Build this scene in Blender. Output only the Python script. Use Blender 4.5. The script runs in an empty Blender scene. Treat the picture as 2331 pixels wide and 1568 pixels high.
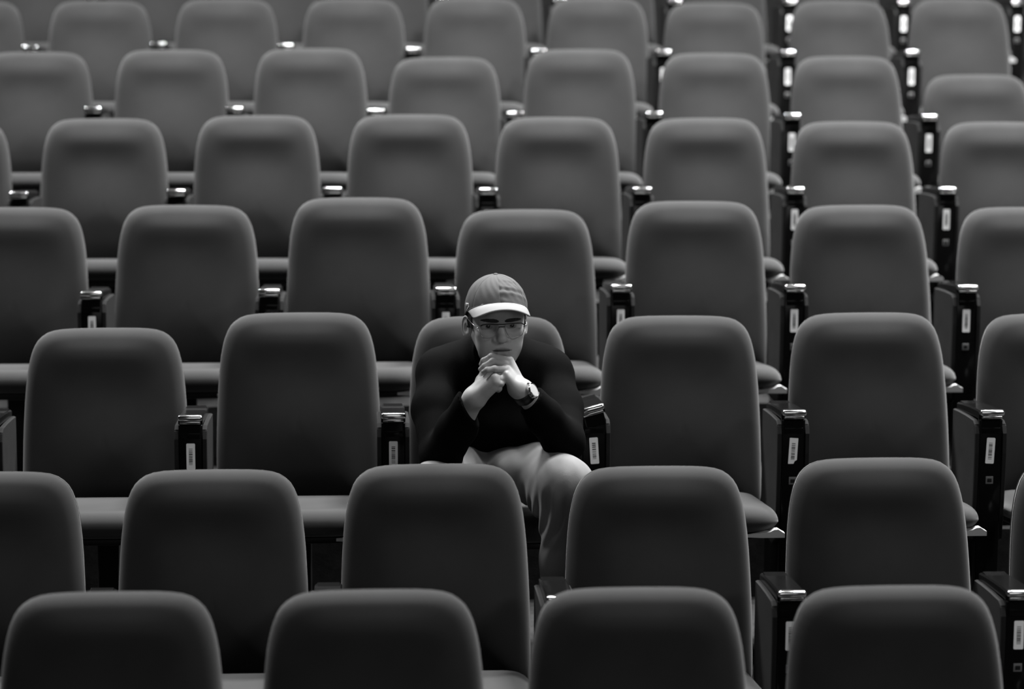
import bpy, math, random
import numpy as np
from mathutils import Vector, Matrix
random.seed(7); np.random.seed(7)
SC = bpy.context.scene
COL = SC.collection
# ------------------------------------------------------------------ camera
F_PX = 5731.5; TH = math.radians(9.0); YAW = 0.0570149; ROLL = 0.0036756; CAM_H = 2.231424
Y0 = 5.02803; ROW = 1.04173; RISE = 0.206868; RISE0 = 0.053824
_r = np.array([math.cos(YAW), -math.sin(YAW), 0.0])
_f = np.array([math.sin(YAW)*math.cos(TH), math.cos(YAW)*math.cos(TH), -math.sin(TH)])
_u = np.cross(_r, _f)
CR = math.cos(ROLL)*_r + math.sin(ROLL)*_u
CU = -math.sin(ROLL)*_r + math.cos(ROLL)*_u
CF = _f
CP = np.array([0, 0, CAM_H])
cam_d = bpy.data.cameras.new('camera'); cam = bpy.data.objects.new('camera', cam_d); COL.objects.link(cam)
M = Matrix(((CR[0], CU[0], -CF[0], CP[0]), (CR[1], CU[1], -CF[1], CP[1]), (CR[2], CU[2], -CF[2], CP[2]), (0, 0, 0, 1)))
cam.matrix_world = M
cam_d.sensor_width = 36.0; cam_d.lens = F_PX/2331*36.0
cam_d.clip_start = 0.1; cam_d.clip_end = 100
cam_d.dof.use_dof = True; cam_d.dof.focus_distance = 6.55; cam_d.dof.aperture_fstop = 2.3
SC.camera = cam
# ------------------------------------------------------------------ world and lights
w = bpy.data.worlds.new('world'); SC.world = w; w.use_nodes = True
w.node_tree.nodes['Background'].inputs[0].default_value = (0.5, 0.5, 0.5, 1)
w.node_tree.nodes['Background'].inputs[1].default_value = 0.0
def area(name, loc, target, sx, sy, power):
    l = bpy.data.lights.new(name, 'AREA'); l.shape = 'RECTANGLE'; l.size = sx; l.size_y = sy; l.energy = power
    l.color = (1, 1, 1)
    o = bpy.data.objects.new(name, l); COL.objects.link(o); o.location = loc
    d = Vector(target)-Vector(loc); o.rotation_euler = d.to_track_quat('-Z', 'Y').to_euler()
    return o
# rows of ceiling lamps over the stalls, and one bright lamp above the man
for x, y, p in [(-3.6, 6.4, 25), (0.0, 6.4, 30), (3.0, 6.9, 190), (-3.6, 8.4, 80), (0.0, 8.4, 100), (3.4, 8.6, 320), (-3.6, 10.1, 440), (0.0, 10.1, 460), (3.4, 10.1, 660)]:
    area('ceiling_light', (x, y, 6.9), (x, y-.8, 0), 1.6, 0.6, p).data.spread = math.radians(125)
area('stage_light', (5.6, 1.4, 5.4), (0.3, 8.0, 1.2), 3.0, 1.0, 135)
area('stage_light', (0.8, -2.4, 3.0), (0.6, 8.0, 1.2), 5.0, 1.4, 62)
SC.view_settings.view_transform = 'Standard'; SC.view_settings.look = 'None'
SC.view_settings.gamma = 1.0; SC.view_settings.use_curve_mapping = False
SC.view_settings.exposure = 0.0
SC.cycles.use_denoising = True
# ------------------------------------------------------------------ helpers
def c2w(p):
    """camera-frame points (right, up, towards the camera) to world"""
    p = np.asarray(p, float)
    return CP + p[..., 0:1]*CR + p[..., 1:2]*CU - p[..., 2:3]*CF
def w2c(p):
    d = np.asarray(p, float)-CP
    return np.stack([d@CR, d@CU, -(d@CF)], -1)
def PC(px, py, Z):
    return np.array([(px-1165.5)*Z/F_PX, (784-py)*Z/F_PX, -Z])
def on_plane(px, py, y):
    d = (px-1165.5)/F_PX*CR + (784-py)/F_PX*CU + CF
    return CP + d*(y/d[1])
def row_y(i): return Y0+ROW*i
def row_h(i): return 0.0 if i <= 0 else RISE0+RISE*(i-1)
def mesh_obj(name, verts, faces, mats, parent=None, smooth=True, loc=None, mi=None):
    me = bpy.data.meshes.new(name)
    me.from_pydata([tuple(v) for v in verts], [], [tuple(f) for f in faces])
    for m in (mats if isinstance(mats, (list, tuple)) else [mats]): me.materials.append(m)
    if smooth: me.polygons.foreach_set('use_smooth', [True]*len(me.polygons))
    if mi is not None: me.polygons.foreach_set('material_index', mi)
    me.update()
    o = bpy.data.objects.new(name, me); COL.objects.link(o)
    if parent: o.parent = parent
    if loc is not None: o.location = loc
    return o
def empty(name, loc, rz=0):
    o = bpy.data.objects.new(name, None); COL.objects.link(o); o.location = loc; o.rotation_euler = (0, 0, rz)
    o.empty_display_size = 0.1
    return o
def tag(o, label, cat, group=None):
    o['label'] = label; o['category'] = cat
    if group: o['group'] = group
    return o
class MB:
    def __init__(s): s.v = []; s.f = []; s.m = []
    def add(s, v, f, m=0):
        n = len(s.v); s.v += [tuple(map(float, p)) for p in v]; s.f += [tuple(n+i for i in q) for q in f]; s.m += [m]*len(f)
    def box(s, lo, hi, bev=0.0, m=0):
        bev = min(bev, *[0.49*(hi[i]-lo[i]) for i in range(3)])
        if bev <= 0:
            v = [(x, y, z) for x in (lo[0], hi[0]) for y in (lo[1], hi[1]) for z in (lo[2], hi[2])]
            f = [(0, 1, 3, 2), (4, 6, 7, 5), (0, 4, 5, 1), (2, 3, 7, 6), (0, 2, 6, 4), (1, 5, 7, 3)]
            s.add(v, f, m); return
        # rounded box: 6 patches with grid per axis
        def ax(a, b): return [(a, -1), (a+bev*.3, -.7), (a+bev, 0), (b-bev, 0), (b-bev*.3, .7), (b, 1)]
        axs = [ax(lo[i], hi[i]) for i in range(3)]
        vid = {}
        def V(i, j, k):
            key = (i, j, k)
            if key not in vid:
                p = np.array([axs[0][i][0], axs[1][j][0], axs[2][k][0]])
                c = np.array([min(max(p[t], lo[t]+bev), hi[t]-bev) for t in range(3)])
                d = p-c; n = np.linalg.norm(d)
                if n > 1e-9: p = c+d/n*bev
                vid[key] = len(s.v); s.v.append(tuple(map(float, p)))
            return vid[key]
        R = range(5)
        for a in R:
            for b in R:
                s.f += [(V(a, b, 0), V(a, b+1, 0), V(a+1, b+1, 0), V(a+1, b, 0)), (V(a, b, 5), V(a+1, b, 5), V(a+1, b+1, 5), V(a, b+1, 5)),
                        (V(a, 0, b), V(a+1, 0, b), V(a+1, 0, b+1), V(a, 0, b+1)), (V(a, 5, b), V(a, 5, b+1), V(a+1, 5, b+1), V(a+1, 5, b)),
                        (V(0, a, b), V(0, a, b+1), V(0, a+1, b+1), V(0, a+1, b)), (V(5, a, b), V(5, a+1, b), V(5, a+1, b+1), V(5, a, b+1))]
                s.m += [m]*6
    def tube(s, pts, r, seg=8, m=0, closed=False):
        pts = [np.array(p, float) for p in pts]; n = len(pts); rings = []
        prev = None
        for i, p in enumerate(pts):
            if closed: t = pts[(i+1) % n]-pts[i-1]
            else: t = pts[min(i+1, n-1)]-pts[max(i-1, 0)]
            t = t/np.linalg.norm(t)
            if prev is None:
                a = np.array([0, 0, 1.]) if abs(t[2]) < .9 else np.array([1., 0, 0])
                nrm = np.cross(t, a)
            else: nrm = prev-t*(prev@t)
            nrm = nrm/np.linalg.norm(nrm); prev = nrm; b = np.cross(t, nrm)
            rr = r[i] if isinstance(r, (list, tuple)) else r
            rings.append([p+rr*(math.cos(k*2*math.pi/seg)*nrm+math.sin(k*2*math.pi/seg)*b) for k in range(seg)])
        v = [q for R_ in rings for q in R_]; f = []
        for i in range(n if closed else n-1):
            j = (i+1) % n
            for k in range(seg): f.append((i*seg+k, i*seg+(k+1) % seg, j*seg+(k+1) % seg, j*seg+k))
        if not closed: f += [tuple(range(seg))[::-1], tuple((n-1)*seg+k for k in range(seg))]
        s.add(v, f, m)
    def build(s, name, mats, parent=None, smooth=True):
        return mesh_obj(name, s.v, s.f, mats, parent, smooth, mi=s.m)
def shell(outline, center, profile, to3d):
    """outline (u,v) shrunk towards center by an inset in metres along a depth profile; capped both ends"""
    O = np.array(outline, float)-center; n = len(O); hw = np.abs(O).max(0)
    v = []; f = []
    for ins, d in profile:
        q = O*np.maximum(0.0, (hw-ins)/hw)
        v += [to3d(center[0]+a, center[1]+b, d) for a, b in q]
    for i in range(len(profile)-1):
        for k in range(n):
            f.append((i*n+k, i*n+(k+1) % n, (i+1)*n+(k+1) % n, (i+1)*n+k))
    a = len(v); v.append(to3d(center[0], center[1], profile[0][1])); f += [(a, (k+1) % n, k) for k in range(n)]
    b = len(v); v.append(to3d(center[0], center[1], profile[-1][1])); L = (len(profile)-1)*n
    f += [(b, L+k, L+(k+1) % n) for k in range(n)]
    return v, f
# ------------------------------------------------------------------ materials
def mat(name, col=0.1, rough=0.6, metal=0.0, sheen=0.0, spec=0.5, bump=None, vary=None, coat=0.0):
    m = bpy.data.materials.new(name); m.use_nodes = True; nt = m.node_tree; b = nt.nodes['Principled BSDF']
    b.inputs['Base Color'].default_value = (col, col, col, 1); b.inputs['Roughness'].default_value = rough
    b.inputs['Metallic'].default_value = metal; b.inputs['Specular IOR Level'].default_value = spec
    b.inputs['Coat Weight'].default_value = coat
    if sheen: b.inputs['Sheen Weight'].default_value = sheen; b.inputs['Sheen Roughness'].default_value = 0.45
    tc = nt.nodes.new('ShaderNodeTexCoord')
    if vary:
        n = nt.nodes.new('ShaderNodeTexNoise'); n.inputs['Scale'].default_value = vary[0]; n.inputs['Detail'].default_value = 3
        r = nt.nodes.new('ShaderNodeMapRange'); r.inputs['From Min'].default_value = 0.3; r.inputs['From Max'].default_value = 0.7
        r.inputs['To Min'].default_value = 1-vary[1]; r.inputs['To Max'].default_value = 1+vary[1]
        x = nt.nodes.new('ShaderNodeVectorMath'); x.operation = 'SCALE'; x.inputs[0].default_value = (col, col, col)
        nt.links.new(tc.outputs['Object'], n.inputs['Vector']); nt.links.new(n.outputs['Fac'], r.inputs['Value'])
        nt.links.new(r.outputs['Result'], x.inputs['Scale']); nt.links.new(x.outputs['Vector'], b.inputs['Base Color'])
    if bump:
        n = nt.nodes.new('ShaderNodeTexNoise'); n.inputs['Scale'].default_value = bump[0]; n.inputs['Detail'].default_value = 4
        bp = nt.nodes.new('ShaderNodeBump'); bp.inputs['Strength'].default_value = bump[1]; bp.inputs['Distance'].default_value = bump[2]
        nt.links.new(tc.outputs['Object'], n.inputs['Vector']); nt.links.new(n.outputs['Fac'], bp.inputs['Height']); nt.links.new(bp.outputs['Normal'], b.inputs['Normal'])
    return m
M_FAB = mat('grey_velour', 0.022, 0.9, sheen=0.19, spec=0.1, bump=(900, .25, .0006), vary=(5.0, 0.13))
M_PANEL = mat('grey_carpet_panel', 0.013, 0.92, spec=0.1, bump=(500, .4, .001), vary=(14, .15))
M_LACQ = mat('black_lacquer', 0.004, 0.13, spec=0.12)
M_PLAST = mat('black_plastic', 0.007, 0.6, spec=0.2, bump=(300, .2, .0005))
M_CHROME = mat('chrome', 0.6, 0.16, metal=1.0)
M_HINGE = mat('grey_painted_metal', 0.42, 0.5, spec=0.5)
M_LABEL = mat('white_paper_label', 0.93, 0.6)
M_INK = mat('label_ink', 0.09, 0.7)
M_PLATE = mat('dull_metal_plate', 0.16, 0.45, metal=0.3)
M_FLOOR = mat('dark_carpet', 0.022, 0.95, spec=0.1, bump=(220, .5, .002), vary=(30, .25))
M_WALL = mat('dark_wall_paint', 0.10, 0.9, vary=(2, .1))
M_CEIL = mat('grey_ceiling_paint', 0.16, 0.9, vary=(2, .1))
# ------------------------------------------------------------------ structure
NR = 8
def floor_build():
    prof = [(-3.0, 0.0)]
    for i in range(2, NR):
        pass
    ys = [(1, row_y(1)-.70)]+[(i, row_y(i)-.70) for i in range(2, NR+1)]
    for i, y in ys:
        prof.append((y, row_h(i-1))); prof.append((y, row_h(i)))
    prof.append((16.5, row_h(NR)))
    W = 7.5; v = []; f = []
    for x in (-W, W):
        for y, z in prof: v.append((x, y, z))
    n = len(prof)
    for k in range(n-1): f.append((k, n+k, n+k+1, k+1))
    o = mesh_obj('floor', v, f, M_FLOOR, smooth=False); o['kind'] = 'structure'
floor_build()
def wall(name, lo, hi, m):
    b = MB(); b.box(lo, hi); o = b.build(name, m, smooth=False); o['kind'] = 'structure'; return o
wall('wall_left', (-7.6, -3, -.1), (-7.5, 16.5, 7.2), M_WALL)
wall('wall_right', (7.5, -3, -.1), (7.6, 16.5, 7.2), M_WALL)
wall('wall_back', (-7.6, 16.5, -.1), (7.6, 16.6, 7.2), M_WALL)
wall('wall_front', (-7.6, -3.1, -.1), (7.6, -3, 7.2), M_WALL)
wall('ceiling', (-7.6, -3.1, 7.1), (7.6, 16.6, 7.2), M_CEIL)
# ------------------------------------------------------------------ theatre seat (prototype meshes)
RX = math.radians(12)
def back3d(u, v, d):    # u across, v up along the back, d depth (positive to the rear)
    L = 0.57
    s = v-L
    t = max(0.0, min(1.0, (.045-d)/.045))
    d = d - t*math.exp(-(u/.15)**4)*(.007*math.exp(-((v-.497)/.045)**2) - .004*math.exp(-((v-.40)/.07)**2) + .013*math.exp(-((v-.20)/.12)**2))
    return (u, s*math.sin(RX)*1.0 + d*math.cos(RX)+.02, 0.93 + s*math.cos(RX) - d*math.sin(RX))
BO_R = [(0.0, .570), (.05, .5697), (.09, .569), (.122, .567), (.146, .5635), (.165, .557), (.180, .547), (.192, .535), (.201, .520), (.209, .500), (.2155, .475), (.221, .445), (.2255, .405),
        (.229, .36), (.232, .30), (.234, .24), (.235, .17), (.235, .10), (.234, .05), (.230, .022), (.220, .006), (.200, 0.0), (.12, 0.0), (.05, 0.0)]
def smooth_outline(R):
    L = [(-a, b) for a, b in R[::-1] if a > 0]
    return R + [(0.0, 0.0)] + L
BO = smooth_outline(BO_R)
def qprof(r, n=6, d0=0.0, i0=0.0):
    return [(i0+r*(1-math.sin(k/n*math.pi/2)), d0+r*(1-math.cos(k/n*math.pi/2))) for k in range(n+1)]
def pd(i):   # depth of the padded face at a distance i from its outline
    r = .034; c = 1-math.sqrt(max(0, 1-((r-min(i, r))/r)**2))
    return -.006 + .030*c + .022*max(0, 1-i/.130)**2.0 + .014*max(0, 1-i/.23)**1.8
PF = [(i, pd(i)) for i in (.228, .212, .196, .18, .165, .15, .135, .122, .11, .098, .087, .076, .066, .057, .049, .042, .036, .030, .025, .020, .0155, .0115, .008, .005, .0025, .001, 0)]
PF += [(.001, .052), (.003, .058), (.008, .063), (.03, .064)]
bv, bf = shell(BO, np.array([0, .285]), PF, back3d)
PB = [(.03, .060), (.004, .060), (.0005, .064), (.0, .070), (.002, .078), (.010, .088), (.03, .094), (.08, .097), (.15, .098)]
sv, sf = shell([(a*1.0, .285+(b-.285)*1.0) for a, b in BO], np.array([0, .285]), PB, back3d)
# cushion: plan outline, front is -y
def plan(hw, yb, yf, r, rb):
    R = [(0.0, yf)]
    for k in range(9):
        t = k/8*math.pi/2; R.append((hw-r+r*math.sin(t), yf+r-r*math.cos(t)))
    R.append((hw, (yf+yb)/2))
    for k in range(4):
        t = k/3*math.pi/2; R.append((hw-rb+rb*math.cos(t), yb-rb+rb*math.sin(t)))
    return R+[(0.0, yb)]+[(-a, b) for a, b in R[::-1] if a > 0]
CO = plan(.218, -.13, -.60, .115, .03)
PCU = [(.20, .008), (.15, .008), (.10, .006)]+[(a, .003+b*.8) for a, b in qprof(.060, 8)]+[(.005, .059), (.013, .068), (.03, .074), (.07, .076)]
cs = math.tan(math.radians(6.5))
def cush3d(u, v, d): return (u, v, .496 - d + (-.60-v)*-0 - (v+.60)*cs)
cv, cf = shell(CO, np.array([0, -.36]), PCU, cush3d)
PPA = [(.05, .073), (.028, .073), (.026, .082), (.034, .092), (.06, .096)]
pv, pf = shell(CO, np.array([0, -.36]), PPA, cush3d)
def make_seat():
    root = empty('theatre_seat', (0, 0, 0))
    mesh_obj('backrest', bv, bf, M_FAB, root)
    mesh_obj('back_shell', sv, sf, M_PLAST, root)
    mesh_obj('seat_cushion', cv, cf, M_FAB, root)
    mesh_obj('seat_pan', pv, pf, M_PLAST, root)
    for s in (-1, 1):
        b = MB()
        P_ = [(.224, .0), (.224, .012), (.218, .015), (.206, .023), (.196, .022), (.184, .016), (.15, .012), (.12, .010), (.12, .002), (.16, .0)]
        yf, yb = -.57, -.545
        v = [(s*a, yf, .404+c) for a, c in P_]+[(s*a, yb, .404+c) for a, c in P_]; n = len(P_)
        f = [tuple(range(n)) if s > 0 else tuple(range(n))[::-1], tuple(range(n, 2*n))[::-1] if s > 0 else tuple(range(n, 2*n))]
        f += [(k, n+k, n+(k+1) % n, (k+1) % n) for k in range(n)]
        b.add(v, f); b.build('hinge', M_HINGE, root, smooth=False)
    b = MB(); b.box((-.20, -.02, .30), (.20, .02, .37), .01); b.box((-.03, -.03, 0.0), (.03, .03, .31), .006)
    b.box((-.09, -.07, 0.0), (.09, .07, .012), .004); b.build('pedestal', M_PLAST, root)
    return root
def copy_tree(o, parent=None):
    c = o.copy(); COL.objects.link(c); c.parent = parent
    for ch in list(o.children): copy_tree(ch, c)
    return c
ROWS = {
 'A': (0, [245, 854, 1460, 2060], [1342, 1337, 1332, 1328]),
 'B': (1, [-36, 481, 995, 1506, 2016, 2527], [1068, 1063, 1050, 1055, 1036, 1040]),
 'C': (2, [236, 680, 1118, 1553, 1990, 2420], [740, 705, 713, 712, 705, 707]),
 'D': (3, [27, 419, 815, 1199, 1587, 1970, 2346], [465, 460, 443, 470, 451, 460, 465]),
 'E': (4, [-127, 234, 585, 935, 1271, 1614, 1950, 2290], [268, 263, 256, 254, 260, 262, 270, 271]),
 'F': (5, [75, 387, 708, 1016, 1325, 1632, 1935, 2235], [112, 107, 104, 124, 106, 115, 122, 164]),
 'G': (6, [-70, 224, 514, 804, 1082, 1365, 1631, 1919, 2191], [-4, -4, -8, -8, -10, -10, 1, -4, -8]),
 'H': (7, [94, 352, 610, 868, 1126, 1384, 1642, 1900, 2158], [-98, -98, -99, -99, -99, -99, -98, -97, -96]),
}
ARMS = {
 'B': [(216, 1389), (740, 1376), (1262, 1362), (1804, 1350), (2331, 1349)],
 'C': [(-26, 957), (431, 950), (888, 945), (1347, 936), (1809, 938), (2265, 938)],
 'D': [(208, 668), (615, 662), (1013, 658), (1412, 652), (1810, 652), (2205, 653)],
 'E': [(40, 440), (402, 435), (760, 430), (1111, 432), (1462, 430), (1810, 430), (2157, 430)],
 'F': [(215, 247), (535, 247), (852, 252), (1169, 258), (1487, 258), (1806, 262), (2120, 265)],
 'G': [(65, 107), (362, 100), (655, 103), (943, 112), (1225, 115), (1500, 117), (1792, 118), (2085, 118)],
 'H': [(213, -8), (477, -7), (741, -6), (1005, -5), (1269, -3), (1533, 0), (1797, 2), (2060, 4), (2325, 4)],
}
ORD = ['', 'first', 'second', 'third', 'fourth', 'fifth', 'sixth', 'seventh', 'eighth', 'ninth', 'tenth']
RN = {'A': 'the blurred front row', 'B': 'the second row from the front', 'C': "the man's own row", 'D': 'the first row behind the man', 'E': 'the second row behind the man',
      'F': 'the third row behind the man', 'G': 'the fourth row behind the man', 'H': 'the hindmost visible row'}
AX = {}
for r, arr in ARMS.items():       # the posts of a row stand at an even spacing
    i = ROWS[r][0]; yf = row_y(i)-.385
    xs_ = [on_plane(cx, ty, yf)[0] for cx, ty in arr]
    AX[r] = np.polyfit(range(len(xs_)), xs_, 1)
proto = make_seat(); used = False
for r, (i, xs, ys) in ROWS.items():
    n = len(xs)
    for k, (cx, ty) in enumerate(zip(xs, ys)):
        o = proto if not used else copy_tree(proto); used = True
        y = row_y(i)
        pt = on_plane(cx, ty, y+.045)
        pm = on_plane(cx, ty+150*(p := 1/(1+.19*i)), y-.04)
        o.location = (pm[0], y, row_h(i))
        dz = pt[2]-(row_h(i)+.93)
        lean = random.uniform(-.012, .012)
        cxo = 0.0
        if r in AX:
            q = (pm[0]-AX[r][1])/AX[r][0]; cxo = AX[r][1]+AX[r][0]*(math.floor(q)+.5)-pm[0]
        for c in o.children:
            if c.name.startswith(('backrest', 'back_shell')):
                c.location.z = dz; c.rotation_euler.y = lean*.5
            elif not c.name.startswith('pedestal'):
                c.location.x = cxo
                if r == 'C' and k == 2 and c.name.startswith(('seat_cushion', 'seat_pan')): c.location.z = -.022   # pressed down by the sitter
        if r == 'C' and k == 2: lab = 'grey padded theatre seat that the man in the cap sits on'
        elif k == 0: lab = 'grey padded theatre seat, leftmost in '+RN[r]
        elif k == n-1: lab = 'grey padded theatre seat, rightmost in '+RN[r]
        else: lab = 'grey padded theatre seat, %s from the left in %s' % (ORD[k+1], RN[r])
        tag(o, lab, 'seat', 'upholstered theatre seats in rows')
# ------------------------------------------------------------------ armrest posts
def bars(b, cx, z0, z1, hw, y, seed):
    rnd = random.Random(seed); z = z1
    while z > z0:
        t = rnd.choice([.0012, .002, .0032]); g = rnd.choice([.0012, .0018, .0028])
        b.box((cx-hw, y, max(z0, z-t)), (cx+hw, y+.0006, z)); z -= t+g
def make_arm(torn=False, seed=1, lift=0.0, ltilt=0.0, ldrop=0.0):
    """origin on the floor, the front edge of the lid at y=0, top at z=.70"""
    T = .70; root = empty('armrest', (0, 0, 0))
    lid = MB(); n = 9
    # slightly arched glossy lid, rising to the front
    prof = [(.275, T-.028), (.22, T-.021), (.15, T-.014), (.06, T-.007), (.012, T-.005)]
    vv = []; ff = []
    for y, z in prof:
        for x, dz in ((-.033, -.022), (-.033, -.004), (-.029, 0), (.029, 0), (.033, -.004), (.033, -.022)): vv.append((x, y, z+dz))
    for a in range(4):
        for b in range(6): ff.append((a*6+b, a*6+(b+1) % 6, (a+1)*6+(b+1) % 6, (a+1)*6+b))
    ff += [tuple(range(6))[::-1], tuple(24+k for k in range(6))]
    vv = [(x+.033, y, z-(T-.03)) for x, y, z in vv]
    lid.add(vv, ff); lid.box((.005, .004, -.028), (.061, .262, .009), .003); lo = lid.build('arm_lid', M_LACQ, root, smooth=False); lo.location = (-.033, 0, T-.03)
    lo.rotation_euler = (0, -lift, 0)
    c = MB(); c.box((-.0345+.033, -.010, .0135), (.0345+.033, .014, .030), .007)
    c.box((-.028+.033, -.007, .006), (.028+.033, .010, .0135), .002)
    c.build('chrome_cap', M_CHROME, lo)
    p = MB(); p.box((-.0325, .006, 0.0), (.0325, .030, T-.028), .004); p.box((-.0325, .03, .12), (.0325, .27, T-.07), .004)
    p.box((-.026, .0035, T-.066), (.026, .0065, T-.050), .001); p.box((-.05, -.02, 0), (.05, .16, .012), .004)
    p.build('post', M_LACQ, root)
    for s in (-1, 1):
        q = MB()
        O = [(.275, T-.046), (.21, T-.041), (.12, T-.036), (.035, T-.034), (.016, T-.042), (.006, T-.062), (.004, T-.12), (.010, T-.25), (.022, T-.36), (.07, T-.385), (.275, T-.385)]
        xa, xb = s*.0325, s*.0440
        nO = len(O)
        cen = np.mean(O, 0)
        rings = [(xa, 1.0), (xa+(xb-xa)*.6, 1.0), (xb, .985), (xb, .6)]
        v = []
        for x, sc in rings: v += [(x, cen[0]+(a-cen[0])*sc, cen[1]+(b_-cen[1])*sc) for a, b_ in O]
        f = []
        mi_ = []
        for a in range(3):
            for k in range(nO):
                f.append((a*nO+k, a*nO+(k+1) % nO, (a+1)*nO+(k+1) % nO, (a+1)*nO+k))
        f.append(tuple(range(nO))); f.append(tuple(3*nO+k for k in range(nO)))
        if s < 0: f = [t[::-1] for t in f]
        q.add(v, f); so = q.build('side_panel', M_PANEL, root, smooth=False)
        e = MB()   # dark moulding along the panel's front edge
        E_ = [(.019, T-.046), (.008, T-.066), (.006, T-.12), (.012, T-.25), (.024, T-.36)]
        v = []; f = []
        for a, b_ in E_:
            for x, dy in ((s*.033, -.006), (s*.0430, -.006), (s*.0445, -.003), (s*.0445, .004), (s*.033, .004)): v.append((x, a+dy, b_))
        for a in range(len(E_)-1):
            for k in range(5): f.append((a*5+k, a*5+(k+1) % 5, (a+1)*5+(k+1) % 5, (a+1)*5+k))
        f += [(0, 1, 2, 3, 4), tuple(len(E_)*5-5+k for k in range(5))]
        e.add(v, f); e.build('edge_moulding', M_PLAST, so, smooth=False)
    l = MB(); z1 = T-.078; z0 = z1-.071; hw = .0118
    if torn: O = [(-hw, z1), (hw, z1), (hw*1.02, z0+.012), (hw*.5, z0+.008), (hw*.3, z0+.001), (-hw, z0)]
    else: O = [(-hw+.002, z1), (hw-.002, z1), (hw, z1-.002), (hw, z0+.002), (hw-.002, z0), (-hw+.002, z0), (-hw, z0+.002), (-hw, z1-.002)]
    nn = len(O); v = [(a, .0052, b_) for a, b_ in O]+[(a, .0064, b_) for a, b_ in O]
    f = [tuple(range(nn))[::-1], tuple(nn+k for k in range(nn))]+[(k, (k+1) % nn, nn+(k+1) % nn, nn+k) for k in range(nn)]
    l.add([(x, y, z-(z0+z1)/2) for x, y, z in v], f); la = l.build('asset_label', M_LABEL, root, smooth=False)
    la.location = (0, 0, (z0+z1)/2-ldrop); la.rotation_euler = (0, ltilt, 0)
    k = MB(); hh = (z1-z0)/2
    bars(k, 0.0, -hh+.012, hh-.014, .0050, .0046, seed); k.build('barcode', M_INK, la, smooth=False)
    s_ = MB(); s_.box((-.0105, .0045, T-.205), (.0105, .0075, T-.184), .001); pl = s_.build('bolt_plate', M_PLATE, root)
    s_ = MB(); s_.box((-.006, .0025, T-.200), (.006, .0055, T-.190), .001); s_.build('bolt', M_PLAST, pl)
    return root
plain = make_arm(); first = True
AN = {'A': 'the front row', 'B': 'the second row from the front', 'C': "the man's own row", 'D': 'the first row behind the man', 'E': 'the second row behind the man',
      'F': 'the third row behind the man', 'G': 'the fourth row behind the man', 'H': 'the hindmost visible row'}
for r, arr in ARMS.items():
    i = ROWS[r][0]; n = len(arr)
    for k, (cx, ty) in enumerate(arr):
        yf = row_y(i)-.385
        pt = on_plane(cx, ty-6/(1+.19*i)*1.3, yf)
        if r == 'C' and k == 3: o = make_arm(seed=5, lift=math.radians(15), ltilt=math.radians(-4), ldrop=.0)
        elif r == 'C' and k == 4: o = make_arm(torn=True, seed=9, ltilt=math.radians(3))
        elif r == 'C' and k == 2: o = make_arm(seed=12, ltilt=math.radians(0))
        elif r == 'C' and k == 5: o = make_arm(seed=3, ltilt=math.radians(2.5))
        elif first: o = plain; first = False
        else: o = copy_tree(plain)
        h = row_h(i); T = pt[2]-h
        o.location = (AX[r][1]+AX[r][0]*k, yf, h)
        o.scale = (1, 1, T/.70)
        if r == 'C' and k == 3: lab = "black armrest post with skewed lifted chrome-tipped lid beside the man's elbow"
        elif r == 'C' and k == 4: lab = 'black armrest post whose white barcode label has a torn corner'
        elif r == 'C' and k == 0: lab = "black armrest post cut off by the left picture edge in the man's own row"
        elif k == 0: lab = 'black armrest post with chrome tip, leftmost in '+AN[r]
        elif k == n-1: lab = 'black armrest post with chrome tip, rightmost in '+AN[r]
        else: lab = 'black armrest post with chrome tip, %s from left in %s' % (ORD[k+1], AN[r])
        tag(o, lab, 'armrest', 'armrest posts between the seats')
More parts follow.
